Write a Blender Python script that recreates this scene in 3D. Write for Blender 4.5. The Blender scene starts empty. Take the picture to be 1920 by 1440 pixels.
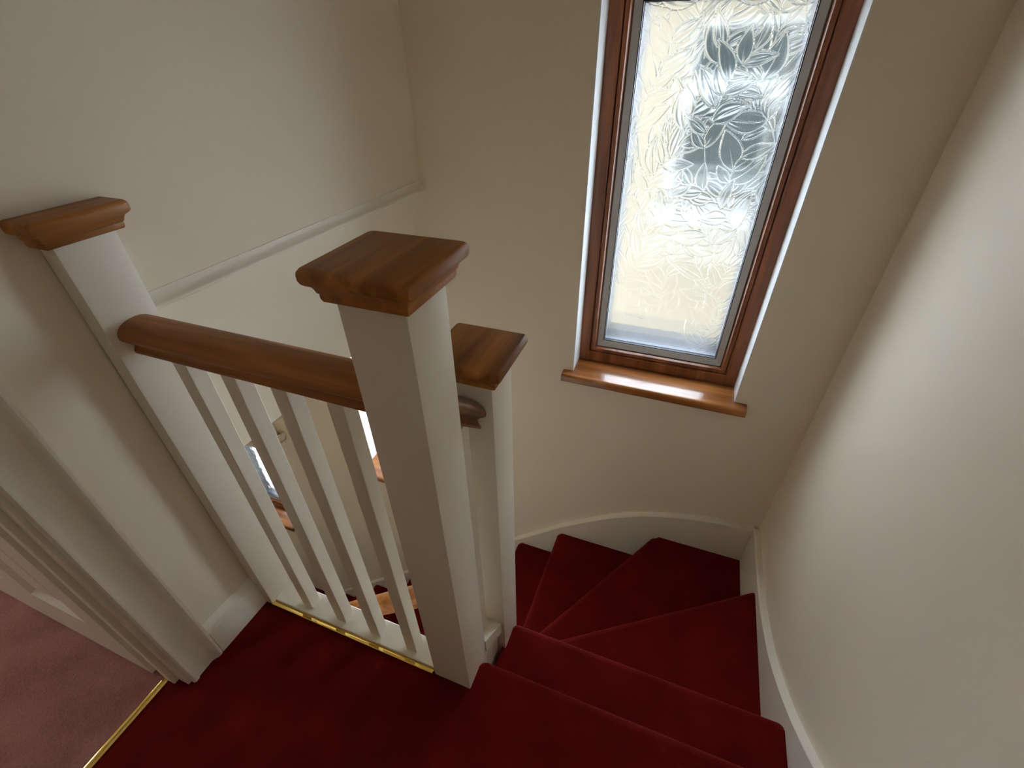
import bpy, bmesh, math, random
import numpy as np
from mathutils import Matrix, Vector

scene = bpy.context.scene
col = scene.collection

# ------------------------------------------------------------------ camera
cam_data = bpy.data.cameras.new('camera')
cam_data.sensor_fit = 'HORIZONTAL'
cam_data.sensor_width = 36.0
cam_data.lens = 860.692 / 1920 * 36.0
cam_data.clip_start = 0.02
cam = bpy.data.objects.new('camera', cam_data)
col.objects.link(cam)
pitch, yaw, roll = 0.633555711, -0.374882698, 0.0202131449
fwd = Vector((math.sin(yaw) * math.cos(pitch), math.cos(yaw) * math.cos(pitch), -math.sin(pitch)))
rt0 = Vector((math.cos(yaw), -math.sin(yaw), 0))
dn0 = fwd.cross(rt0)
rt = math.cos(roll) * rt0 + math.sin(roll) * dn0
dn = -math.sin(roll) * rt0 + math.cos(roll) * dn0
cm = Matrix((rt, -dn, -fwd)).transposed().to_4x4()
cm.translation = Vector((0, 0, 1.3))
cam.matrix_world = cm
scene.camera = cam

# ------------------------------------------------------------------ daylight and exposure
world = bpy.data.worlds.new('sky')
scene.world = world
world.use_nodes = True
wn = world.node_tree.nodes
wl = world.node_tree.links
bg = wn['Background']
SKY = 10.0
bg.inputs['Strength'].default_value = SKY
bg.inputs['Color'].default_value = (0.82, 0.94, 1.06, 1)
scene.view_settings.view_transform = 'Standard'
scene.view_settings.look = 'None'
scene.view_settings.exposure = 0.92
scene.view_settings.gamma = 1.0
scene.view_settings.use_curve_mapping = False
scene.cycles.use_denoising = True
scene.cycles.max_bounces = 14
scene.cycles.diffuse_bounces = 8
scene.cycles.transmission_bounces = 10
scene.cycles.transparent_max_bounces = 12
scene.cycles.sample_clamp_indirect = 6.0


def portal(name, center, sx, sy, rot):
    """marks an opening to the sky so that the sky is sampled through it"""
    d = bpy.data.lights.new(name, 'AREA')
    d.shape = 'RECTANGLE'
    d.size, d.size_y = sx, sy
    d.cycles.is_portal = True
    o = bpy.data.objects.new(name, d)
    o.location = center
    o.rotation_euler = rot
    col.objects.link(o)


WALL_Y = 1.5          # window wall (room face)
OUT_Y = 1.84          # its outer face
RIGHT_X = 0.53
LAND_EDGE = 0.478
RISE = 0.195
CEIL = 2.45
HALL_Z = -2.73
# windows: x left, x right, sill-top z, head z
WINS = [(-0.328, 0.279, 0.247, 1.485), (-1.575, -0.90, -0.765, 0.345), (-2.95, -2.50, -1.74, -0.90)]
for i, (a, b, z0, z1) in enumerate(WINS):
    portal('sky_portal', ((a + b) / 2, OUT_Y + 0.05, (z0 + z1) / 2), b - a, z1 - z0, (math.radians(-90), 0, 0))
# unseen bedroom window opening beyond the doorway, sized to set the fill light
portal('sky_portal', (-3.72, -0.35, 1.30), 0.5, 0.6, (0, math.radians(-90), 0))

# ------------------------------------------------------------------ materials


def new_mat(name):
    m = bpy.data.materials.new(name)
    m.use_nodes = True
    nt = m.node_tree
    return m, nt, nt.nodes['Principled BSDF']


def paint(name, color, rough=0.55, bump=0.02, scale=180.0, vary=0.04, spec=0.3):
    m, nt, p = new_mat(name)
    p.inputs['Roughness'].default_value = rough
    p.inputs['Specular IOR Level'].default_value = spec
    tc = nt.nodes.new('ShaderNodeTexCoord')
    n = nt.nodes.new('ShaderNodeTexNoise')
    n.inputs['Scale'].default_value = scale
    n.inputs['Detail'].default_value = 3
    b = nt.nodes.new('ShaderNodeBump')
    b.inputs['Strength'].default_value = bump * 5
    b.inputs['Distance'].default_value = 0.002
    nt.links.new(tc.outputs['Object'], n.inputs['Vector'])
    nt.links.new(n.outputs['Fac'], b.inputs['Height'])
    nt.links.new(b.outputs['Normal'], p.inputs['Normal'])
    n2 = nt.nodes.new('ShaderNodeTexNoise')
    n2.inputs['Scale'].default_value = 2.3
    n2.inputs['Detail'].default_value = 4
    nt.links.new(tc.outputs['Object'], n2.inputs['Vector'])
    mx = nt.nodes.new('ShaderNodeMix')
    mx.data_type = 'RGBA'
    mx.inputs[6].default_value = tuple(c * (1 - vary) for c in color) + (1,)
    mx.inputs[7].default_value = tuple(min(1, c * (1 + vary)) for c in color) + (1,)
    nt.links.new(n2.outputs['Fac'], mx.inputs[0])
    nt.links.new(mx.outputs[2], p.inputs['Base Color'])
    return m


def wood(name, dark, light, axis='X', rough=0.38, coat=0.25, scale=1.0, bump=0.10, coat_rough=0.18):
    m, nt, p = new_mat(name)
    p.inputs['Roughness'].default_value = rough
    p.inputs['Coat Weight'].default_value = coat
    p.inputs['Coat Roughness'].default_value = coat_rough
    p.inputs['Specular IOR Level'].default_value = 0.3
    tc = nt.nodes.new('ShaderNodeTexCoord')
    mp = nt.nodes.new('ShaderNodeMapping')
    s = {'X': (2.5, 34, 34), 'Y': (34, 2.5, 34), 'Z': (34, 34, 2.5)}[axis]
    mp.inputs['Scale'].default_value = tuple(v * scale for v in s)
    nt.links.new(tc.outputs['Object'], mp.inputs['Vector'])
    n = nt.nodes.new('ShaderNodeTexNoise')
    n.inputs['Scale'].default_value = 1.0
    n.inputs['Detail'].default_value = 6
    n.inputs['Roughness'].default_value = 0.6
    n.inputs['Distortion'].default_value = 0.6
    nt.links.new(mp.outputs['Vector'], n.inputs['Vector'])
    r = nt.nodes.new('ShaderNodeValToRGB')
    r.color_ramp.elements[0].position = 0.3
    r.color_ramp.elements[0].color = dark + (1,)
    r.color_ramp.elements[1].position = 0.72
    r.color_ramp.elements[1].color = light + (1,)
    nt.links.new(n.outputs['Fac'], r.inputs['Fac'])
    n3 = nt.nodes.new('ShaderNodeTexNoise')
    n3.inputs['Scale'].default_value = 4.5
    n3.inputs['Detail'].default_value = 2
    mp3 = nt.nodes.new('ShaderNodeMapping')
    mp3.inputs['Scale'].default_value = {'X': (.4, 5, 5), 'Y': (5, .4, 5), 'Z': (5, 5, .4)}[axis]
    nt.links.new(tc.outputs['Object'], mp3.inputs['Vector'])
    nt.links.new(mp3.outputs['Vector'], n3.inputs['Vector'])
    r3 = nt.nodes.new('ShaderNodeValToRGB')
    r3.color_ramp.elements[0].position = 0.35
    r3.color_ramp.elements[0].color = (0.66, 0.62, 0.58, 1)
    r3.color_ramp.elements[1].position = 0.6
    r3.color_ramp.elements[1].color = (1, 1, 1, 1)
    nt.links.new(n3.outputs['Fac'], r3.inputs['Fac'])
    mx = nt.nodes.new('ShaderNodeMix')
    mx.data_type = 'RGBA'
    mx.blend_type = 'MULTIPLY'
    mx.inputs[0].default_value = 1.0
    nt.links.new(r.outputs['Color'], mx.inputs[6])
    nt.links.new(r3.outputs['Color'], mx.inputs[7])
    nt.links.new(mx.outputs[2], p.inputs['Base Color'])
    b = nt.nodes.new('ShaderNodeBump')
    b.inputs['Strength'].default_value = bump
    b.inputs['Distance'].default_value = 0.001
    nt.links.new(n.outputs['Fac'], b.inputs['Height'])
    nt.links.new(b.outputs['Normal'], p.inputs['Normal'])
    return m


def carpet(name, a, b_, scale=420.0, sheen=0.35, bump=0.6):
    m, nt, p = new_mat(name)
    p.inputs['Roughness'].default_value = 0.95
    p.inputs['Specular IOR Level'].default_value = 0.05
    p.inputs['Sheen Weight'].default_value = sheen
    p.inputs['Sheen Roughness'].default_value = 0.45
    p.inputs['Sheen Tint'].default_value = tuple(min(1, c * 3 + 0.08) for c in b_) + (1,)
    tc = nt.nodes.new('ShaderNodeTexCoord')
    n = nt.nodes.new('ShaderNodeTexNoise')
    n.inputs['Scale'].default_value = scale
    n.inputs['Detail'].default_value = 4
    n2 = nt.nodes.new('ShaderNodeTexNoise')
    n2.inputs['Scale'].default_value = 9.0
    n2.inputs['Detail'].default_value = 5
    for q in (n, n2):
        nt.links.new(tc.outputs['Object'], q.inputs['Vector'])
    ad = nt.nodes.new('ShaderNodeMath')
    ad.operation = 'MULTIPLY_ADD'
    ad.inputs[1].default_value = 0.5
    nt.links.new(n.outputs['Fac'], ad.inputs[0])
    h = nt.nodes.new('ShaderNodeMath')
    h.operation = 'MULTIPLY'
    h.inputs[1].default_value = 0.5
    nt.links.new(n2.outputs['Fac'], h.inputs[0])
    nt.links.new(h.outputs[0], ad.inputs[2])
    r = nt.nodes.new('ShaderNodeValToRGB')
    r.color_ramp.elements[0].position = 0.35
    r.color_ramp.elements[0].color = a + (1,)
    r.color_ramp.elements[1].position = 0.65
    r.color_ramp.elements[1].color = b_ + (1,)
    nt.links.new(ad.outputs[0], r.inputs['Fac'])
    nt.links.new(r.outputs['Color'], p.inputs['Base Color'])
    b = nt.nodes.new('ShaderNodeBump')
    b.inputs['Strength'].default_value = bump
    b.inputs['Distance'].default_value = 0.003
    nt.links.new(n.outputs['Fac'], b.inputs['Height'])
    nt.links.new(b.outputs['Normal'], p.inputs['Normal'])
    return m


def plain(name, color, rough=0.5, metal=0.0, spec=0.5):
    m, nt, p = new_mat(name)
    p.inputs['Base Color'].default_value = color + (1,)
    p.inputs['Roughness'].default_value = rough
    p.inputs['Metallic'].default_value = metal
    p.inputs['Specular IOR Level'].default_value = spec
    tc = nt.nodes.new('ShaderNodeTexCoord')
    n = nt.nodes.new('ShaderNodeTexNoise')
    n.inputs['Scale'].default_value = 60
    nt.links.new(tc.outputs['Object'], n.inputs['Vector'])
    mr = nt.nodes.new('ShaderNodeMapRange')
    mr.inputs[3].default_value = rough * 0.85
    mr.inputs[4].default_value = min(1, rough * 1.15)
    nt.links.new(n.outputs['Fac'], mr.inputs[0])
    nt.links.new(mr.outputs[0], p.inputs['Roughness'])
    return m


def obscure_glass(name, through=0.5, rough=0.12, bump=False):
    """obscured glazing: part of the light goes straight through, part is scattered by the relief"""
    m = bpy.data.materials.new(name)
    m.use_nodes = True
    nt = m.node_tree
    nt.nodes.clear()
    out = nt.nodes.new('ShaderNodeOutputMaterial')
    g = nt.nodes.new('ShaderNodeBsdfGlass')
    g.inputs['Roughness'].default_value = rough
    g.inputs['IOR'].default_value = 1.45
    t = nt.nodes.new('ShaderNodeBsdfTransparent')
    mx = nt.nodes.new('ShaderNodeMixShader')
    mx.inputs[0].default_value = through
    nt.links.new(g.outputs[0], mx.inputs[1])
    nt.links.new(t.outputs[0], mx.inputs[2])
    nt.links.new(mx.outputs[0], out.inputs[0])
    if bump:
        tc = nt.nodes.new('ShaderNodeTexCoord')
        v = nt.nodes.new('ShaderNodeTexVoronoi')
        v.inputs['Scale'].default_value = 22
        nt.links.new(tc.outputs['Object'], v.inputs['Vector'])
        b = nt.nodes.new('ShaderNodeBump')
        b.inputs['Strength'].default_value = 0.7
        b.inputs['Distance'].default_value = 0.01
        nt.links.new(v.outputs['Distance'], b.inputs['Height'])
        nt.links.new(b.outputs['Normal'], g.inputs['Normal'])
    return m


M = {}
M['wall'] = paint('magnolia_wall_paint', (0.86, 0.775, 0.635), 0.6, 0.02, 240)
M['white'] = paint('off_white_gloss_paint', (0.86, 0.81, 0.70), 0.38, 0.008, 60, 0.02, 0.45)
M['soffit'] = paint('cream_soffit_paint', (0.88, 0.83, 0.70), 0.6, 0.01)
M['ceiling'] = paint('white_ceiling_paint', (0.82, 0.80, 0.76), 0.8)
M['cap'] = wood('brown_stained_oak', (0.25, 0.092, 0.018), (0.60, 0.25, 0.055), 'Y', 0.5, 0.08)
M['rail'] = wood('brown_stained_oak_rail', (0.27, 0.096, 0.022), (0.56, 0.22, 0.050), 'X', 0.5, 0.08)
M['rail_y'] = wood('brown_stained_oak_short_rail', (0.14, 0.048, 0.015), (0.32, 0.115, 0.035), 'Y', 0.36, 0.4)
M['sill'] = wood('red_brown_polished_wood', (0.27, 0.085, 0.02), (0.50, 0.20, 0.055), 'X', 0.30, 0.9, bump=0.0, coat_rough=0.05)
M['frame_z'] = wood('brown_woodgrain_frame', (0.21, 0.068, 0.028), (0.42, 0.155, 0.062), 'Z', 0.3, 0.3)
M['frame_x'] = wood('brown_woodgrain_rail', (0.21, 0.068, 0.028), (0.42, 0.155, 0.062), 'X', 0.3, 0.3)
M['bead'] = plain('grey_glazing_bead', (0.36, 0.33, 0.29), 0.35)
M['gasket'] = plain('dark_gasket', (0.015, 0.016, 0.02), 0.5)
M['spacer'] = plain('silver_spacer_bar', (0.075, 0.085, 0.105), 0.35, 0.0)
M['brass'] = plain('polished_brass', (0.92, 0.66, 0.19), 0.08, 1.0)
M['red'] = carpet('deep_red_carpet', (0.084, 0.0036, 0.0030), (0.165, 0.0078, 0.0066))
M['pink'] = carpet('dusty_pink_carpet', (0.28, 0.115, 0.095), (0.46, 0.22, 0.19), 300)
M['glass'] = obscure_glass('leaf_pattern_obscure_glass', 0.30, 0.13)
M['glass_plain'] = obscure_glass('obscure_glass', 0.68, 0.12, True)
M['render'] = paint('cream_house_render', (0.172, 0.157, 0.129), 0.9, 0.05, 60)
M['upvc'] = plain('white_upvc', (0.33, 0.36, 0.39), 0.35)
M['darkglass'] = plain('dark_window_glass', (0.020, 0.030, 0.034), 0.15, 0.0, 0.25)
M['slate'] = paint('roof_slate', (0.10, 0.105, 0.115), 0.8)
M['reveal'] = paint('white_reveal_paint', (0.86, 0.88, 0.89), 0.5, 0.01)
M['concrete'] = paint('pale_paving', (0.58, 0.56, 0.52), 0.9)

# ------------------------------------------------------------------ mesh helpers


def mesh_obj(name, bm, mat, parent=None, smooth=False, angle=None):
    bmesh.ops.recalc_face_normals(bm, faces=bm.faces[:])
    me = bpy.data.meshes.new(name)
    bm.to_mesh(me)
    bm.free()
    me.materials.append(mat)
    o = bpy.data.objects.new(name, me)
    col.objects.link(o)
    if parent is not None:
        o.parent = parent
    if smooth:
        for p in me.polygons:
            p.use_smooth = True
        if angle:
            me.set_sharp_from_angle(angle=math.radians(angle))
    return o


def add_box(bm, x0, x1, y0, y1, z0, z1, bevel=0.0, seg=1):
    vs = [bm.verts.new((x, y, z)) for x in (x0, x1) for y in (y0, y1) for z in (z0, z1)]
    fs = []
    for q in ((0, 1, 3, 2), (4, 6, 7, 5), (0, 4, 5, 1), (2, 3, 7, 6), (0, 2, 6, 4), (1, 5, 7, 3)):
        fs.append(bm.faces.new([vs[i] for i in q]))
    if bevel:
        bmesh.ops.recalc_face_normals(bm, faces=fs)
        es = list({e for f in fs for e in f.edges})
        bmesh.ops.bevel(bm, geom=es, offset=bevel, segments=seg, affect='EDGES', profile=0.5)
    return fs


def box(name, dims, mat, parent=None, bevel=0.0, seg=1):
    bm = bmesh.new()
    add_box(bm, *dims, bevel=bevel, seg=seg)
    return mesh_obj(name, bm, mat, parent, smooth=bool(bevel), angle=35)


def add_prism(bm, pts, vec):
    """pts: list of 3d points (polygon), extruded by vec"""
    a = [bm.verts.new(p) for p in pts]
    v = Vector(vec)
    b = [bm.verts.new(Vector(p) + v) for p in pts]
    n = len(pts)
    bm.faces.new(a)
    bm.faces.new(list(reversed(b)))
    for i in range(n):
        bm.faces.new([a[i], a[(i + 1) % n], b[(i + 1) % n], b[i]])


def prism(name, pts, vec, mat, parent=None, smooth=False, angle=30):
    bm = bmesh.new()
    add_prism(bm, pts, vec)
    return mesh_obj(name, bm, mat, parent, smooth, angle)


def add_loft(bm, rings, cap=True):
    vr = [[bm.verts.new(p) for p in r] for r in rings]
    n = len(vr[0])
    for a, b in zip(vr[:-1], vr[1:]):
        for i in range(n):
            bm.faces.new([a[i], a[(i + 1) % n], b[(i + 1) % n], b[i]])
    if cap:
        bm.faces.new(vr[0])
        bm.faces.new(list(reversed(vr[-1])))


def tag(o, label=None, cat=None, group=None, kind=None):
    if label:
        o['label'] = label
    if cat:
        o['category'] = cat
    if group:
        o['group'] = group
    if kind:
        o['kind'] = kind
    return o


def thing(name, loc, label, cat, group=None, kind=None):
    o = bpy.data.objects.new(name, None)
    o.empty_display_size = 0.1
    o.location = (0, 0, 0)
    col.objects.link(o)
    return tag(o, label, cat, group, kind)


def struct(o, label):
    return tag(o, label, None, None, 'structure')


def left_x(y):
    """the left wall runs slightly out of square"""
    return -0.967 + 0.0368 * (y - 0.25)


# ------------------------------------------------------------------ the shell
# window wall with its three openings
bm = bmesh.new()
xs = sorted({-3.45, RIGHT_X + 0.1} | {w[0] for w in WINS} | {w[1] for w in WINS})
zs = sorted({HALL_Z - 0.1, CEIL + 0.1} | {w[2] - 0.035 for w in WINS} | {w[3] for w in WINS})


def in_open(x, z):
    return any(w[0] < x < w[1] and w[2] - 0.035 < z < w[3] for w in WINS)


cells = {}
for i in range(len(xs) - 1):
    for j in range(len(zs) - 1):
        cells[i, j] = not in_open((xs[i] + xs[i + 1]) / 2, (zs[j] + zs[j + 1]) / 2)
vcache = {}


def vv(x, y, z):
    k = (round(x, 5), round(y, 5), round(z, 5))
    if k not in vcache:
        vcache[k] = bm.verts.new(k)
    return vcache[k]


for (i, j), solid in cells.items():
    if not solid:
        continue
    x0, x1, z0, z1 = xs[i], xs[i + 1], zs[j], zs[j + 1]
    for y in (WALL_Y, OUT_Y):
        bm.faces.new([vv(x0, y, z0), vv(x1, y, z0), vv(x1, y, z1), vv(x0, y, z1)])
    for di, dj, e in ((-1, 0, ((x0, z0), (x0, z1))), (1, 0, ((x1, z0), (x1, z1))), (0, -1, ((x0, z0), (x1, z0))), (0, 1, ((x0, z1), (x1, z1)))):
        if not cells.get((i + di, j + dj), False):
            (ax, az), (bx, bz) = e
            bm.faces.new([vv(ax, WALL_Y, az), vv(bx, WALL_Y, bz), vv(bx, OUT_Y, bz), vv(ax, OUT_Y, az)])
struct(mesh_obj('wall_back', bm, M['wall']), 'magnolia painted stairwell wall with the tall windows')

# right wall
struct(box('wall_right', (RIGHT_X, RIGHT_X + 0.1, -1.75, OUT_Y, HALL_Z - .1, CEIL + .1), M['wall']), 'plain painted wall beside the red stairs')
# wall behind the camera
bm = bmesh.new()
add_box(bm, -1.1, RIGHT_X + .1, -1.70, -1.60, -.03, CEIL)
struct(mesh_obj('wall_front', bm, M['wall']), 'landing wall opposite the stairwell')

# left wall above the stairwell: skewed slab, bottom edge at the beading, apron under it
bm = bmesh.new()
NSEG = 8
ya, yb = 0.166, WALL_Y + .01


def slab(bm, y0, y1, z0, z1, off=0.0, th=0.09):
    add_prism(bm, [(left_x(y0) + off, y0, z0), (left_x(y1) + off, y1, z0), (left_x(y1) - th, y1, z0), (left_x(y0) - th, y0, z0)], (0, 0, z1 - z0))


slab(bm, 0.46, yb, 0.905, CEIL + .05)
slab(bm, ya, 0.46, -0.02, CEIL + .05)
slab(bm, -1.7, -0.62, -0.02, CEIL + .05)
slab(bm, -0.62, ya, 2.02, CEIL + .05)
struct(mesh_obj('wall_left', bm, M['wall']), 'plain painted upper wall above the white beading')
# soffit over the lower flight: steep under the beading, then level towards the hall
SX, SZ = -1.11, 0.356
bm = bmesh.new()
rings = []
for y in (0.44, WALL_Y + .01):
    lx = left_x(y) - .004
    rings.append([(lx, y, 0.905), (SX, y, SZ), (-3.46, y, SZ), (-3.46, y, SZ + .08), (SX - .03, y, SZ + .08), (lx - .06, y, 0.905)])
add_loft(bm, rings)
struct(mesh_obj('ceiling_slope', bm, M['soffit']), 'bright cream sloping soffit below the white beading')
# beading: half-round strip along the bottom of the upper wall
bm = bmesh.new()
prof = [(0.0, 0.897), (0.017, 0.897), (0.0195, 0.899), (0.0195, 0.903), (0.017, 0.906), (0.0115, 0.909), (0.007, 0.914), (0.004, 0.920), (0.0025, 0.928), (0.0, 0.930)]
add_prism(bm, [(left_x(0.497) - .01 + (a + .01 if a else 0), 0.497, z) for a, z in prof], (left_x(yb) - left_x(0.497), yb - 0.497, 0))
struct(mesh_obj('trim_1', bm, M['white'], smooth=True, angle=50), 'white half-round beading along the upper wall')

# walls of the lower stairwell, hall floor
struct(box('wall_lower', (-3.45, -0.40, 0.395, 0.448, HALL_Z, -0.035), M['wall']), 'wall under the landing')
struct(box('wall_lower_right', (-0.40, RIGHT_X, 0.36, 0.40, HALL_Z, -0.035), M['wall']), 'wall under the first steps')
struct(box('wall_end', (-3.55, -3.45, 0.30, OUT_Y, HALL_Z - .1, 1.0), M['wall']), 'end wall of the lower stairwell')
struct(box('floor_hall', (-3.45, RIGHT_X, 0.40, WALL_Y, HALL_Z - .1, HALL_Z), M['red']), 'red carpeted hall floor at the foot of the stairs')
struct(box('ceiling', (-3.8, RIGHT_X + .1, -1.75, OUT_Y, CEIL, CEIL + .1), M['ceiling']), 'white ceiling')

# landing floor with its carpeted edge (runs into the first nosing)



def nosing_profile(rise):
    """(distance in front of the riser line .., height) of a carpeted step edge; 0 = nosing front"""
    r = 0.020
    pts = [(-r, -0.03), (-r, 0.0)]
    for k in range(1, 6):
        a = math.pi / 2 * (1 - k / 5)
        pts.append((-r + r * math.cos(a), -r + r * math.sin(a)))
    pts += [(0.0, -0.030), (-0.003, -0.038), (-0.010, -0.046), (-0.022, -rise - 0.004), (-0.05, -rise - 0.004), (-0.05, -0.03)]
    return pts


def add_nosing(bm, pl, pr, z, rise, ext=0.012):
    """carpeted step edge along the line pl->pr; the descending side is to its left"""
    pl, pr = Vector(pl), Vector(pr)
    d = (pr - pl).normalized()
    n = Vector((-d.y, d.x))
    a, b = pl - d * ext, pr + d * ext
    prof = nosing_profile(rise)
    L = (b - a).length
    rings = []
    for t, sq in ((0, .010), (ext, .006), (ext + .005, .0025), (ext + .013, 0), (L - ext - .013, 0), (L - ext - .005, .0025), (L - ext, .006), (L, .010)):
        if ext == 0 and t in (0, L) and sq == .010:
            continue
        p = a + d * t
        ring = []
        for i, (u, w) in enumerate(prof):
            k = sq if 1 < i < len(prof) - 3 else 0.0
            ring.append((p.x + n.x * (u - k), p.y + n.y * (u - k), z + w - (k * .6 if i < 6 else 0)))
        rings.append(ring)
    add_loft(bm, rings)


def add_slab(bm, poly, z, th=0.03):
    add_prism(bm, [(x, y, z - th) for x, y in poly], (0, 0, th))


CX = 0.508            # carpet edge at the right string
CY = 1.474            # carpet edge at the back string
bm = bmesh.new()
add_slab(bm, [(-1.028, -1.60), (RIGHT_X, -1.60), (RIGHT_X, 0.40), (-0.29, 0.40), (-0.29, 0.408), (-1.028, 0.408)], 0.0)
add_slab(bm, [(-0.29, 0.40), (CX, 0.40), (CX, LAND_EDGE - .020), (-0.30, LAND_EDGE - .020)], 0.0)
add_nosing(bm, (-0.287, LAND_EDGE), (CX, LAND_EDGE), 0.0, RISE, 0.0)
struct(mesh_obj('floor', bm, M['red'], smooth=True, angle=40), 'deep red carpeted landing floor')
struct(box('floor_room', (-3.6, -1.042, -1.6, 0.40, -0.03, 0.002), M['pink']), 'dusty pink carpet of the room beyond the doorway')
# room beyond the doorway
bm = bmesh.new()
add_box(bm, -3.70, -3.60, -1.7, -0.65, -.03, CEIL)
add_box(bm, -3.70, -3.60, -0.05, 0.45, -.03, CEIL)
add_box(bm, -3.70, -3.60, -0.65, -0.05, -.03, 1.05)
add_box(bm, -3.70, -3.60, -0.65, -0.05, 1.55, CEIL)
add_box(bm, -3.6, -1.04, 0.40, 0.448, -.03, CEIL)
add_box(bm, -3.6, -1.06, -1.70, -1.60, -.03, CEIL)
struct(mesh_obj('wall_room', bm, M['wall']), 'painted walls of the room beyond the doorway')

# ------------------------------------------------------------------ staircase
stairs = thing('staircase', (0, 0, 0), 'winding staircase carpeted in deep red with white painted strings', 'staircase')
C_IN = 0.05
G2 = 0.205
X6 = -0.56
SY = 0.672            # inner side of the lower flight's outer string


def back_of(pl, pr, s=0.04):
    """points of the line shifted to its upper side"""
    pl, pr = Vector(pl), Vector(pr)
    d = (pr - pl).normalized()
    n = Vector((-d.y, d.x))
    return (pl - n * s, pr - n * s)


# nosing lines, newel end first, each with its descending side to the left of left->right
n2 = ((-0.275, 0.687), (CX, 0.687))
n3 = ((-0.277, 0.687), (CX, 1.208))
n4 = ((-0.349, 0.690), (0.127, CY))
n5 = ((-0.351, 0.690), (-0.335, CY))


def step(poly, line, z, rise=RISE, ext=0.012):
    bm = bmesh.new()
    add_slab(bm, poly, z)
    add_nosing(bm, line[0], line[1], z, rise, ext)
    return mesh_obj('stair_tread', bm, M['red'], stairs, smooth=True, angle=40)


def inset(line, s=0.020):
    pl, pr = Vector(line[0]), Vector(line[1])
    d = (pr - pl).normalized()
    n = Vector((-d.y, d.x))
    return tuple(pl - n * s), tuple(pr - n * s)


a, b = inset(n2)
step([(-0.287, 0.44), (CX, 0.44), (CX, b[1]), (-0.287, a[1])], n2, -RISE, ext=0.0)
a, b = inset(n3)
step([(-0.29, 0.655), (CX, 0.655), (CX, 1.182), a], n3, -2 * RISE)
a, b = inset(n4)
step([(-0.30, 0.64), (CX, 1.17), (CX, CY), (0.1504, CY), a], n4, -3 * RISE)
a, b = inset(n5)
step([(-0.33, 0.66), (-0.30, 0.69), (0.165, CY), (-0.315, CY), (-0.331, 0.69)], n5, -4 * RISE)
for k in range(9):
    x = X6 - k * G2
    ln = ((x, SY - .01), (x, CY))
    x_up = (-0.31 if k == 0 else x + G2 + 0.045)
    rise = RISE
    step([(x_up, SY - .01), (x_up, CY), (x + .020, CY), (x + .020, SY - .01)], ln, -(5 + k) * RISE)


def spline(pts, n=10):
    out = []
    P = [pts[0]] + list(pts) + [pts[-1]]
    for i in range(1, len(P) - 2):
        p0, p1, p2, p3 = [np.array(P[i + q]) for q in (-1, 0, 1, 2)]
        for t in np.linspace(0, 1, n, endpoint=False):
            out.append(0.5 * ((2 * p1) + (-p0 + p2) * t + (2 * p0 - 5 * p1 + 4 * p2 - p3) * t * t + (-p0 + 3 * p1 - 3 * p2 + p3) * t ** 3))
    out.append(np.array(pts[-1]))
    return [tuple(map(float, q)) for q in out]


def string_board(name, curve, fixed, axis, wallpos, drop, parent):
    """board against a wall: curve (u, z) is its top edge; a small round-over at the front"""
    bm = bmesh.new()
    rings = []
    for u, z in curve:
        ring2 = [(fixed, z - drop), (fixed, z - 0.006), (fixed + (wallpos - fixed) * .25, z), (wallpos, z + 0.001), (wallpos, z - drop)]
        rings.append([(f, u, zz) if axis == 'Y' else (u, f, zz) for f, zz in ring2])
    add_loft(bm, rings)
    return mesh_obj(name, bm, M['white'], parent, smooth=True, angle=40)


rc = spline([(0.36, 0.122), (0.42, 0.085), (0.54, -0.030), (0.64, -0.115), (0.747, -0.192), (0.86, -0.258), (0.972, -0.305), (1.12, -0.343), (1.298, -0.360), (1.40, -0.362), (CY + .01, -0.364)])
string_board('wall_string', rc, 0.5065, 'Y', RIGHT_X, 0.40, stairs)
SL = RISE / G2
bc = spline([(0.512, -0.370), (0.40, -0.376), (0.271, -0.400), (0.15, -0.434), (0.048, -0.476), (-0.07, -0.540), (-0.19, -0.625), (-0.329, -0.736), (-0.45, -0.850), (-0.575, -0.965), (-0.80, -0.965 - .225 * SL)])
bc += [(-2.45, -0.965 - 1.875 * SL)]
string_board('wall_string', bc, 1.4755, 'X', WALL_Y, 0.40, stairs)
# outer string of the lower flight, from the low newel down to the hall
pit = lambda x: -5 * RISE + SL * (x - X6) + 0.06
prism('outer_string', [(-0.376, 0.632, pit(-0.376)), (-2.45, 0.632, pit(-2.45)), (-2.45, 0.632, pit(-2.45) - .30), (-0.376, 0.632, pit(-0.376) - .30)], (0, 0.04, 0), M['white'], stairs)
# short outer string between the two newels, with its flat capping
prism('outer_string', [(-0.300, 0.4987, 0.018), (-0.300, 0.5998, -0.079), (-0.300, 0.5998, -0.45), (-0.300, 0.4987, -0.45)], (-0.07, 0, 0), M['white'], stairs)
prism('string_capping', [(-0.285, 0.4987, 0.0485), (-0.285, 0.5998, -0.048), (-0.285, 0.5998, -0.100), (-0.285, 0.4987, -0.0035)], (-0.10, 0, 0), M['white'], stairs)

# ------------------------------------------------------------------ newel posts


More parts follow.
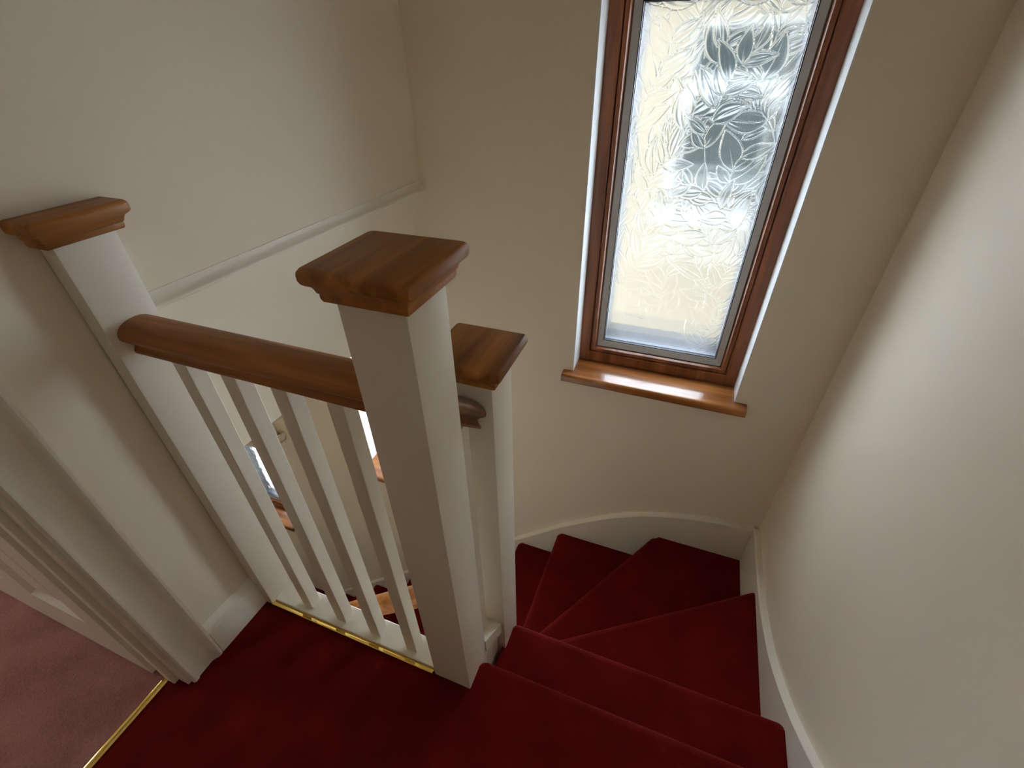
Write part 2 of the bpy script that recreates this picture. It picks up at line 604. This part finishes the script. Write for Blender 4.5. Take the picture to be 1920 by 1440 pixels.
def cap_rings(cx, cy, z0, x_cut=None):
    prof = [(0.060, 0.0), (0.0615, 0.004), (0.0615, 0.010), (0.0635, 0.0125), (0.0645, 0.0165), (0.0665, 0.0205), (0.0705, 0.0235), (0.0730, 0.0245),
            (0.0750, 0.0265), (0.0762, 0.0300), (0.0762, 0.0370), (0.0752, 0.0412), (0.0730, 0.0438), (0.0700, 0.0450)]
    rings = []
    for h, z in prof:
        c = min(0.006, h * 0.1) if z > 0.024 else 0.0025
        ring = []
        for sx, sy in ((1, 1), (-1, 1), (-1, -1), (1, -1)):
            if sx * sy > 0:
                ring += [(cx + sx * h, cy + sy * (h - c)), (cx + sx * (h - .3 * c), cy + sy * (h - .3 * c)), (cx + sx * (h - c), cy + sy * h)]
            else:
                ring += [(cx + sx * (h - c), cy + sy * h), (cx + sx * (h - .3 * c), cy + sy * (h - .3 * c)), (cx + sx * h, cy + sy * (h - c))]
        if x_cut is not None:
            ring = [(max(x, x_cut), y) for x, y in ring]
        rings.append([(x, y, z0 + z) for x, y in ring])
    return rings


def newel(cx, cy, zb, zt, label, x_cut=None):
    t = thing('newel_post', (cx, cy, zb), label, 'newel post', 'newel posts of the staircase')
    x0 = cx - .05 if x_cut is None else x_cut
    box('post', (x0, cx + .05, cy - .049, cy + .049, zb, zt + .002), M['white'], t, bevel=0.0025, seg=2)
    bm = bmesh.new()
    add_loft(bm, cap_rings(cx, cy, zt, x_cut))
    mesh_obj('cap', bm, M['cap'], t, smooth=True, angle=32)['label'] = 'square moulded brown wooden cap'
    return t


newel(-0.337, 0.4495, -0.60, 1.056, 'tall white newel post with brown cap at the head of the stairs')
newel(-0.325, 0.649, -1.30, 0.812, 'lower white newel post with brown cap at the winding treads')
newel(-0.970, 0.448, -0.03, 1.060, 'white newel post with brown cap against the wall', x_cut=-0.958)

# ------------------------------------------------------------------ landing balustrade
bal = thing('landing_balustrade', (-0.65, .45, 0), 'white baluster railing with brown handrail along the landing edge', 'balustrade')
RY, RZ = 0.450, 0.851    # rail centre line and underside


def rail_profile():
    # (across, up) from the underside centre, right half; mirrored below
    half = [(0.0245, 0.0), (0.0250, 0.006), (0.0205, 0.012), (0.0195, 0.019), (0.0225, 0.0235), (0.0300, 0.0275), (0.0345, 0.0300), (0.0372, 0.0345),
            (0.0375, 0.0400), (0.0355, 0.0465), (0.0310, 0.0525), (0.0240, 0.0575), (0.0150, 0.0610), (0.0055, 0.0625)]
    return half + [(-a, b) for a, b in reversed(half)]


bm = bmesh.new()
add_loft(bm, [[(x, RY + a, RZ + b) for a, b in rail_profile()] for x in (-0.9198, -0.3872)])
mesh_obj('handrail', bm, M['rail'], bal, smooth=True, angle=38)['label'] = 'brown moulded wooden handrail'
for x in (-0.829, -0.7125, -0.601, -0.487):
    box('baluster', (x, x + .032, 0.4265, 0.4585, 0.004, RZ + .004), M['white'], bal, bevel=0.0012)
box('base_board', (-0.925, -0.38, 0.4105, 0.474, -0.06, 0.005), M['white'], bal, bevel=0.002)
bm = bmesh.new()
add_prism(bm, [(-0.9195, y, z) for y, z in ((0.3955, -0.002), (0.3955, 0.0075), (0.3965, 0.0085), (0.3980, 0.0083), (0.4085, 0.0012), (0.4100, 0.0002), (0.4100, -0.002))], (0.527, 0, 0))
tag(mesh_obj('carpet_edging', bm, M['brass'], smooth=True, angle=60), 'polished brass edging strip along the foot of the white balusters', 'edging strip', 'brass carpet strips')

# short rail between the tall and the low newel
sb = thing('short_balustrade', (-.33, .55, 0), 'short sloping piece of brown handrail between the two white newels', 'balustrade')
bm = bmesh.new()
add_loft(bm, [[(-0.3285 + a * 1.05, y, (0.701 if y > .55 else 0.701 + .095) + b * 1.12) for a, b in rail_profile()] for y in (0.4987, 0.5998)])
mesh_obj('handrail', bm, M['rail_y'], sb, smooth=True, angle=38)
prism('baluster', [(-0.3425, 0.532, -0.02), (-0.3105, 0.532, -0.02), (-0.3105, 0.564, -0.02), (-0.3425, 0.564, -0.02)], (0, 0, 0.77), M['white'], sb)

# railing of the lower flight
lb = thing('lower_balustrade', (-1.4, .65, -1), 'brown handrail sloping down below the landing in the lower stairwell', 'balustrade')
bm = bmesh.new()
rl = lambda x: -0.268 + 0.952 * (x + 0.654)
add_loft(bm, [[(x, 0.650 + a, rl(x) + b * 1.35) for a, b in rail_profile()] for x in (-0.3752, -2.35)])
mesh_obj('handrail', bm, M['rail'], lb, smooth=True, angle=38)
for k in range(14):
    x = -0.50 - 0.125 * k
    if -0.80 < x < -0.61:
        continue
    z0, z1 = pit(x) - .01, rl(x) + .01
    box('baluster', (x - .016, x + .016, 0.634, 0.666, z0, z1), M['white'], lb)

# ------------------------------------------------------------------ windows


def frame_ring(bm, x0, x1, z0, z1, prof):
    """mitred frame: prof is a list of (inset from the opening, y), closed loop"""
    rings = []
    for cx, cz, sx, sz in ((x0, z0, 1, 1), (x1, z0, -1, 1), (x1, z1, -1, -1), (x0, z1, 1, -1)):
        rings.append([(cx + sx * i, y, cz + sz * i) for i, y in prof])
    rings.append(rings[0])
    vr = [[bm.verts.new(p) for p in r] for r in rings[:4]]
    n = len(prof)
    for k in range(4):
        a, b = vr[k], vr[(k + 1) % 4]
        for i in range(n):
            bm.faces.new([a[i], a[(i + 1) % n], b[(i + 1) % n], b[i]])


def sill_mesh(x0, x1, z):
    bm = bmesh.new()
    r = 0.012
    yf = 1.460
    prof = [(1.72, z), (yf + r, z)]
    for k in range(1, 7):
        a = math.pi / 2 * (1 + k / 6)
        prof.append((yf + r + r * math.cos(a), z - r + r * math.sin(a)))
    prof += [(yf + .001, z - 0.031), (yf + .005, z - 0.035), (1.72, z - 0.035)]
    # inner part between the reveals and two ears in front of the wall
    add_loft(bm, [[(x, y, zz) for y, zz in prof] for x in (x0 + .0005, x1 - .0005)])
    ear = [(y if y < 1.6 else WALL_Y, zz) for y, zz in prof]
    for xa, xb in ((x0 - .036, x0 + .0005), (x1 - .0005, x1 + .039)):
        add_loft(bm, [[(x, y, zz) for y, zz in ear] for x in (xa, xb)])
    bmesh.ops.remove_doubles(bm, verts=bm.verts[:], dist=1e-5)
    return bm


def leaf_pane(x0, x1, z0, z1, y):
    """pane with an embossed leaf relief on its room side"""
    rng = np.random.default_rng(11)
    w, h = x1 - x0, z1 - z0
    nx, nz = 270, int(270 * h / w)
    gx = np.linspace(0, w, nx)
    gz = np.linspace(0, h, nz)
    X, Z = np.meshgrid(gx, gz)
    H = 0.0006 * np.sin(X * 70 + 3 * np.sin(Z * 25)) * np.sin(Z * 55 + 2 * np.sin(X * 41))
    cover = np.zeros_like(X)
    # stems grow in gentle curves, leaves in pairs along them
    leaves = []
    for s in range(34):
        px, pz = rng.uniform(0, w), rng.uniform(-.05, h * .95)
        ang = rng.uniform(math.radians(50), math.radians(130))
        for k in range(7):
            seg = rng.uniform(.030, .045)
            qx, qz = px + seg * math.cos(ang), pz + seg * math.sin(ang)
            # stem ridge
            dx, dz = qx - px, qz - pz
            t = np.clip(((X - px) * dx + (Z - pz) * dz) / (dx * dx + dz * dz), 0, 1)
            d = np.hypot(X - px - t * dx, Z - pz - t * dz)
            H = np.maximum(H, 0.0014 * np.exp(-(d / 0.0013) ** 2))
            side = 1 if k % 2 else -1
            leaves.append((qx, qz, ang + side * rng.uniform(.45, 1.1), rng.uniform(.075, .125), rng.uniform(.18, .27)))
            if rng.random() < .45:
                leaves.append((qx, qz, ang - side * rng.uniform(.3, .9), rng.uniform(.06, .10), rng.uniform(.18, .27)))
            ang += rng.uniform(-.35, .35)
            px, pz = qx, qz
    for lx, lz, a, L, asp in leaves:
        m = (np.abs(X - lx) < L * 1.1) & (np.abs(Z - lz) < L * 1.1)
        if not m.any():
            continue
        u = ((X[m] - lx) * math.cos(a) + (Z[m] - lz) * math.sin(a)) / L
        bend = rng.uniform(-.35, .35)
        v = (-(X[m] - lx) * math.sin(a) + (Z[m] - lz) * math.cos(a)) / L - bend * u * (1 - u) * .9
        uu = np.clip(u, 0, 1)
        hw = asp * np.sin(np.pi * uu ** 0.8) ** 0.9 + 1e-4
        inside = (u > 0) & (u < 1) & (np.abs(v) < hw)
        edge = np.exp(-(((np.abs(v) - hw) * L) / 0.0015) ** 2) * ((u > -.02) & (u < 1.02))
        rel = v / hw
        body = 0.0009 * (1 - rel ** 2) + 0.00035 * np.cos(rel * 9 + 4 * u) * (1 - rel ** 2)
        vein = 0.0009 * np.exp(-((v * L) / 0.0011) ** 2) * ((u > 0) & (u < .93))
        hm = H[m]
        new = np.where(inside, body - 0.0003, hm)
        new = new + vein * inside
        new = np.maximum(new, 0.0022 * edge)
        H[m] = np.where(inside | (edge > .15), new, hm)
    nv = nx * nz
    co = np.zeros((nv * 2, 3), np.float32)
    co[:nv, 0] = (x0 + X).ravel()
    co[:nv, 1] = (y - H).ravel()
    co[:nv, 2] = (z0 + Z).ravel()
    # flat outer side only needs its corners; keep a matching rim
    idx = np.arange(nv).reshape(nz, nx)
    quads = np.stack([idx[:-1, :-1], idx[:-1, 1:], idx[1:, 1:], idx[1:, :-1]], -1).reshape(-1, 4)
    rim = np.concatenate([idx[0, :], idx[1:, -1], idx[-1, -2::-1], idx[-2:0:-1, 0]])
    nr = len(rim)
    back = co[rim].copy()
    back[:, 1] = y + 0.006
    verts = np.concatenate([co[:nv], back])
    bidx = nv + np.arange(nr)
    side = np.stack([rim, bidx, np.roll(bidx, -1), np.roll(rim, -1)], -1)
    faces = quads.tolist() + side.tolist() + [bidx.tolist()]
    me = bpy.data.meshes.new('glass_pane')
    me.from_pydata(verts.tolist(), [], faces)
    me.update()
    bm = bmesh.new()
    bm.from_mesh(me)
    bmesh.ops.recalc_face_normals(bm, faces=bm.faces[:])
    bm.to_mesh(me)
    bm.free()
    for p in me.polygons:
        p.use_smooth = len(p.vertices) == 4
    me.set_sharp_from_angle(angle=math.radians(60))
    me.materials.append(M['glass'])
    o = bpy.data.objects.new('glass_pane', me)
    col.objects.link(o)
    return o


labels = ['tall brown framed window with leaf patterned obscure glass above the winding stairs',
          'brown framed window lower down the stairwell behind the tall newel',
          'narrow brown framed window lowest in the stairwell, seen between the balusters']
for i, (x0, x1, zs_, z1) in enumerate(WINS):
    w = thing('window_%d' % (i + 1), (0, 0, 0), labels[i], None, None, 'structure')
    yf = 1.69 if i == 1 else 1.597
    # outer frame: flat face, a step, then the sash with its rounded lip
    bm = bmesh.new()
    frame_ring(bm, x0, x1, zs_, z1, [(0.0, OUT_Y - .03), (0.0, yf + .004), (0.003, yf), (0.040, yf), (0.044, yf + .004), (0.0455, yf + .012), (0.050, yf + .012), (0.050, OUT_Y - .03)])
    f = mesh_obj('frame', bm, M['frame_z'], w, smooth=True, angle=30)
    f['label'] = 'brown woodgrain outer frame'
    bm = bmesh.new()
    frame_ring(bm, x0, x1, zs_, z1, [(0.0465, OUT_Y - .04), (0.0465, yf + .008), (0.049, yf + .004), (0.055, yf + .003), (0.061, yf + .005), (0.064, yf + .012), (0.066, yf + .020), (0.068, yf + .022), (0.068, OUT_Y - .04)])
    mesh_obj('sash', bm, M['frame_z'], w, smooth=True, angle=40)
    bm = bmesh.new()
    frame_ring(bm, x0, x1, zs_, z1, [(0.066, yf + .05), (0.066, yf + .020), (0.070, yf + .016), (0.089, yf + .027), (0.090, yf + .030), (0.090, yf + .05)])
    b_ = mesh_obj('glazing_bead', bm, M['bead'], w, smooth=True, angle=30)
    b_['label'] = 'pale grey glazing bead'
    bm = bmesh.new()
    frame_ring(bm, x0, x1, zs_, z1, [(0.088, yf + .048), (0.088, yf + .029), (0.0925, yf + .029), (0.0925, yf + .048)])
    mesh_obj('gasket', bm, M['gasket'], w)
    yg = yf + 0.036
    bm = bmesh.new()
    frame_ring(bm, x0, x1, zs_, z1, [(0.060, yg + .026), (0.060, yg + .007), (0.0945, yg + .007), (0.0945, yg + .026)])
    mesh_obj('spacer_bar', bm, M['spacer'], w)
    bm = bmesh.new()
    frame_ring(bm, x0, x1, zs_, z1, [(0.055, yg + .028), (0.0905, yg + .028), (0.0885, OUT_Y - .05), (0.055, OUT_Y - .05)])
    mesh_obj('outer_bead', bm, M['gasket'], w)
    for xa, xb in ((x0 - .0005, x0 + .0035), (x1 - .0035, x1 + .0005)):
        box('reveal', (xa, xb, WALL_Y + .001, yf + .01, zs_, z1), M['reveal'], w)
    ins = 0.088
    if i == 0:
        g = leaf_pane(x0 + ins, x1 - ins, zs_ + ins, z1 - ins, yg)
    else:
        g = box('glass_pane', (x0 + ins, x1 - ins, yg, yg + .006, zs_ + ins, z1 - ins), M['glass_plain'])
    g.parent = w
    s = mesh_obj('sill', sill_mesh(x0, x1, zs_), M['sill'], w, smooth=True, angle=40)
    s['label'] = 'polished red-brown wooden window board'

# ------------------------------------------------------------------ left side: skirting, architrave, door
def skirting(name, y0, y1, x_of, label, side=1):
    prof = [(0.0, 0.0), (0.018, 0.0), (0.018, 0.088), (0.0165, 0.092), (0.0125, 0.094), (0.0125, 0.100), (0.0105, 0.104), (0.0065, 0.108), (0.005, 0.114), (0.0, 0.118)]
    bm = bmesh.new()
    add_loft(bm, [[(x_of(y) + side * a, y, z) for a, z in prof] for y in (y0, y1)])
    return struct(mesh_obj(name, bm, M['white'], None, smooth=True, angle=40), label)


skirting('baseboard_left', 0.250, 0.402, left_x, 'white moulded skirting board between the door architrave and the newel post')
skirting('baseboard_right', -1.60, 0.362, lambda y: RIGHT_X, 'white skirting board on the landing wall', -1)

arch = thing('trim_2', (0, 0, 0), 'white moulded architrave around the doorway', None, None, 'structure')
aprof = [(0.0, 0.0), (0.014, 0.0), (0.017, 0.004), (0.017, 0.012), (0.013, 0.018), (0.013, 0.055), (0.016, 0.062), (0.021, 0.068), (0.023, 0.076), (0.020, 0.083), (0.012, 0.086), (0.0, 0.086)]
for s, y in ((1, 0.166), (-1, -0.62)):
    bm = bmesh.new()
    add_loft(bm, [[(left_x(y) + a, y + s * b, z) for a, b in aprof] for z in (0.0, 2.02 + .086)])
    mesh_obj('side_casing', bm, M['white'], arch, smooth=True, angle=35)
bm = bmesh.new()
add_loft(bm, [[(left_x(0) + a, y, 2.02 + b) for a, b in aprof] for y in (-0.62, 0.166)])
mesh_obj('head_casing', bm, M['white'], arch, smooth=True, angle=35)
box('lining', (-1.068, left_x(.166) + .004, 0.158, 0.19, 0.0, 2.02), M['white'], arch)
box('door_stop', (-1.030, -1.000, 0.146, 0.160, 0.0, 2.02), M['white'], arch, bevel=0.002)

door = thing('door_1', (-1.07, .14, 0), 'white panelled door standing open into the pink carpeted room', None, None, 'structure')
DX0, DX1, DY0, DY1 = -1.80, -1.072, 0.143, 0.181
pan = [(-1.70, -1.49, 0.20, 0.92), (-1.38, -1.17, 0.20, 0.92), (-1.70, -1.49, 1.06, 1.84), (-1.38, -1.17, 1.06, 1.84)]
bm = bmesh.new()
dxs = [DX0, -1.70, -1.49, -1.38, -1.17, DX1]
dzs = [0.008, 0.20, 0.92, 1.06, 1.84, 1.985]
for i in range(5):
    for j in range(5):
        if i in (1, 3) and j in (1, 3):
            continue
        add_box(bm, dxs[i], dxs[i + 1], DY0, DY1, dzs[j], dzs[j + 1])
bmesh.ops.remove_doubles(bm, verts=bm.verts[:], dist=1e-5)
mesh_obj('door_leaf', bm, M['white'], door)
for (a, b, c, d) in pan:
    bm = bmesh.new()
    rings = []
    for ins, y in ((0, DY0), (0.022, DY0 + .014), (0.030, DY0 + .014), (0.062, DY0 + .005), (0.066, DY0 + .005)):
        rings.append([(a + ins, y, c + ins), (b - ins, y, c + ins), (b - ins, y, d - ins), (a + ins, y, d - ins)])
    vr = [[bm.verts.new(p) for p in r] for r in rings]
    for r0, r1 in zip(vr[:-1], vr[1:]):
        for i in range(4):
            bm.faces.new([r0[i], r0[(i + 1) % 4], r1[(i + 1) % 4], r1[i]])
    bm.faces.new(vr[-1])
    add_box(bm, a, b, DY1 - .008, DY1, c, d)
    mesh_obj('door_panel', bm, M['white'], door)
# door threshold
bm = bmesh.new()
add_prism(bm, [(x, -0.62, z) for x, z in ((-1.043, -0.001), (-1.041, 0.004), (-1.036, 0.007), (-1.030, 0.007), (-1.026, 0.004), (-1.024, -0.001))], (0, 0.778, 0))
tag(mesh_obj('threshold_strip', bm, M['brass'], smooth=True, angle=60), 'thin brass threshold strip between the pink and the red carpet', 'threshold', 'brass carpet strips')

# ------------------------------------------------------------------ uplighter on the stairwell wall
ul = thing('wall_uplighter', (-2.25, WALL_Y, -.7), 'plain painted half-bowl uplighter on the lower stairwell wall', 'wall lamp')
bm = bmesh.new()
R0 = 0.105
nu, nv_ = 18, 8
for shell, rr in ((0, R0), (1, R0 - .008)):
    g = []
    for j in range(nv_ + 1):
        ph = (math.pi / 2) * j / nv_
        g.append([bm.verts.new((-2.245 + rr * math.cos(math.pi * k / nu) * math.cos(ph), WALL_Y - .002 - rr * 0.9 * math.sin(math.pi * k / nu) * math.cos(ph), -0.64 - rr * 1.1 * math.sin(ph))) for k in range(nu + 1)])
    for j in range(nv_):
        for k in range(nu):
            bm.faces.new([g[j][k], g[j][k + 1], g[j + 1][k + 1], g[j + 1][k]])
    if shell == 0:
        g0 = g
    else:
        for k in range(nu):
            bm.faces.new([g0[0][k], g0[0][k + 1], g[0][k + 1], g[0][k]])
mesh_obj('bowl', bm, M['wall'], ul, smooth=True, angle=45)
box('wall_plate', (-2.285, -2.205, WALL_Y - .012, WALL_Y, -0.72, -0.60), M['wall'], ul, bevel=.003)
bm = bmesh.new()
bmesh.ops.create_cone(bm, cap_ends=True, segments=16, radius1=.014, radius2=.014, depth=.05, matrix=Matrix.Translation((-2.245, WALL_Y - .04, -0.655)))
mesh_obj('lamp_holder', bm, M['upvc'], ul, smooth=True, angle=40)

# ------------------------------------------------------------------ outside: the house across
NY = 4.4
nb = thing('neighbouring_house', (0, NY, -2.8), 'blurred cream rendered house seen through the obscure glass', 'house')
wx0, wx1, wz0, wz1 = -0.28, 0.56, 0.17, 1.46
bm = bmesh.new()
HX0, HX1, HZ0, HZ1 = -1.55, 1.2, -2.9, 1.75
for d in ((HX0, wx0, HZ0, HZ1), (wx1, HX1, HZ0, HZ1), (wx0, wx1, HZ0, wz0), (wx0, wx1, wz1, HZ1)):
    add_box(bm, d[0], d[1], NY, NY + .3, d[2], d[3])
add_box(bm, HX0, HX0 + .3, NY + .3, NY + 4, HZ0, HZ1)
add_box(bm, HX1 - .3, HX1, NY + .3, NY + 4, HZ0, HZ1)
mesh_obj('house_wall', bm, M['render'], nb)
bm = bmesh.new()
xm = (HX0 + HX1) / 2
add_prism(bm, [(HX0 - .2, NY - .15, HZ1), (HX1 + .2, NY - .15, HZ1), (xm, NY - .15, HZ1 + .9)], (0, 4.3, 0))
mesh_obj('roof', bm, M['slate'], nb)
bm = bmesh.new()
frame_ring(bm, wx0, wx1, wz0, wz1, [(0, NY + .05), (0.06, NY + .05), (0.06, NY + .12), (0, NY + .12)])
mesh_obj('window_frame', bm, M['upvc'], nb)
box('transom', (wx0 + .06, wx1 - .06, NY + .03, NY + .10, 0.97, 1.07), M['upvc'], nb)
box('window_glass', (wx0 + .03, wx1 - .03, NY + .08, NY + .10, wz0 + .03, wz1 - .03), M['darkglass'], nb)
box('window_sill', (wx0 - .08, wx1 + .08, NY - .12, NY + .08, wz0 - .14, wz0), M['upvc'], nb)
struct(box('ground', (-8, 8, OUT_Y, 12, -3.05, -2.9), M['concrete']), 'paved ground outside')
# unseen outer wall and eaves, added to shade the house across from the sky
bm = bmesh.new()
add_box(bm, -6, -3.55, 1.0, OUT_Y, -2.9, 4.2)
add_box(bm, RIGHT_X + .1, 6, 1.0, OUT_Y, -2.9, 4.2)
add_box(bm, -3.55, RIGHT_X + .1, 1.0, OUT_Y, CEIL + .1, 4.2)
add_box(bm, -6.2, 6.2, 0.8, OUT_Y + .45, 4.2, 4.35)
struct(mesh_obj('wall_sky_shade', bm, M['render']), 'unseen outer wall and eaves added to keep sky light off the house across')
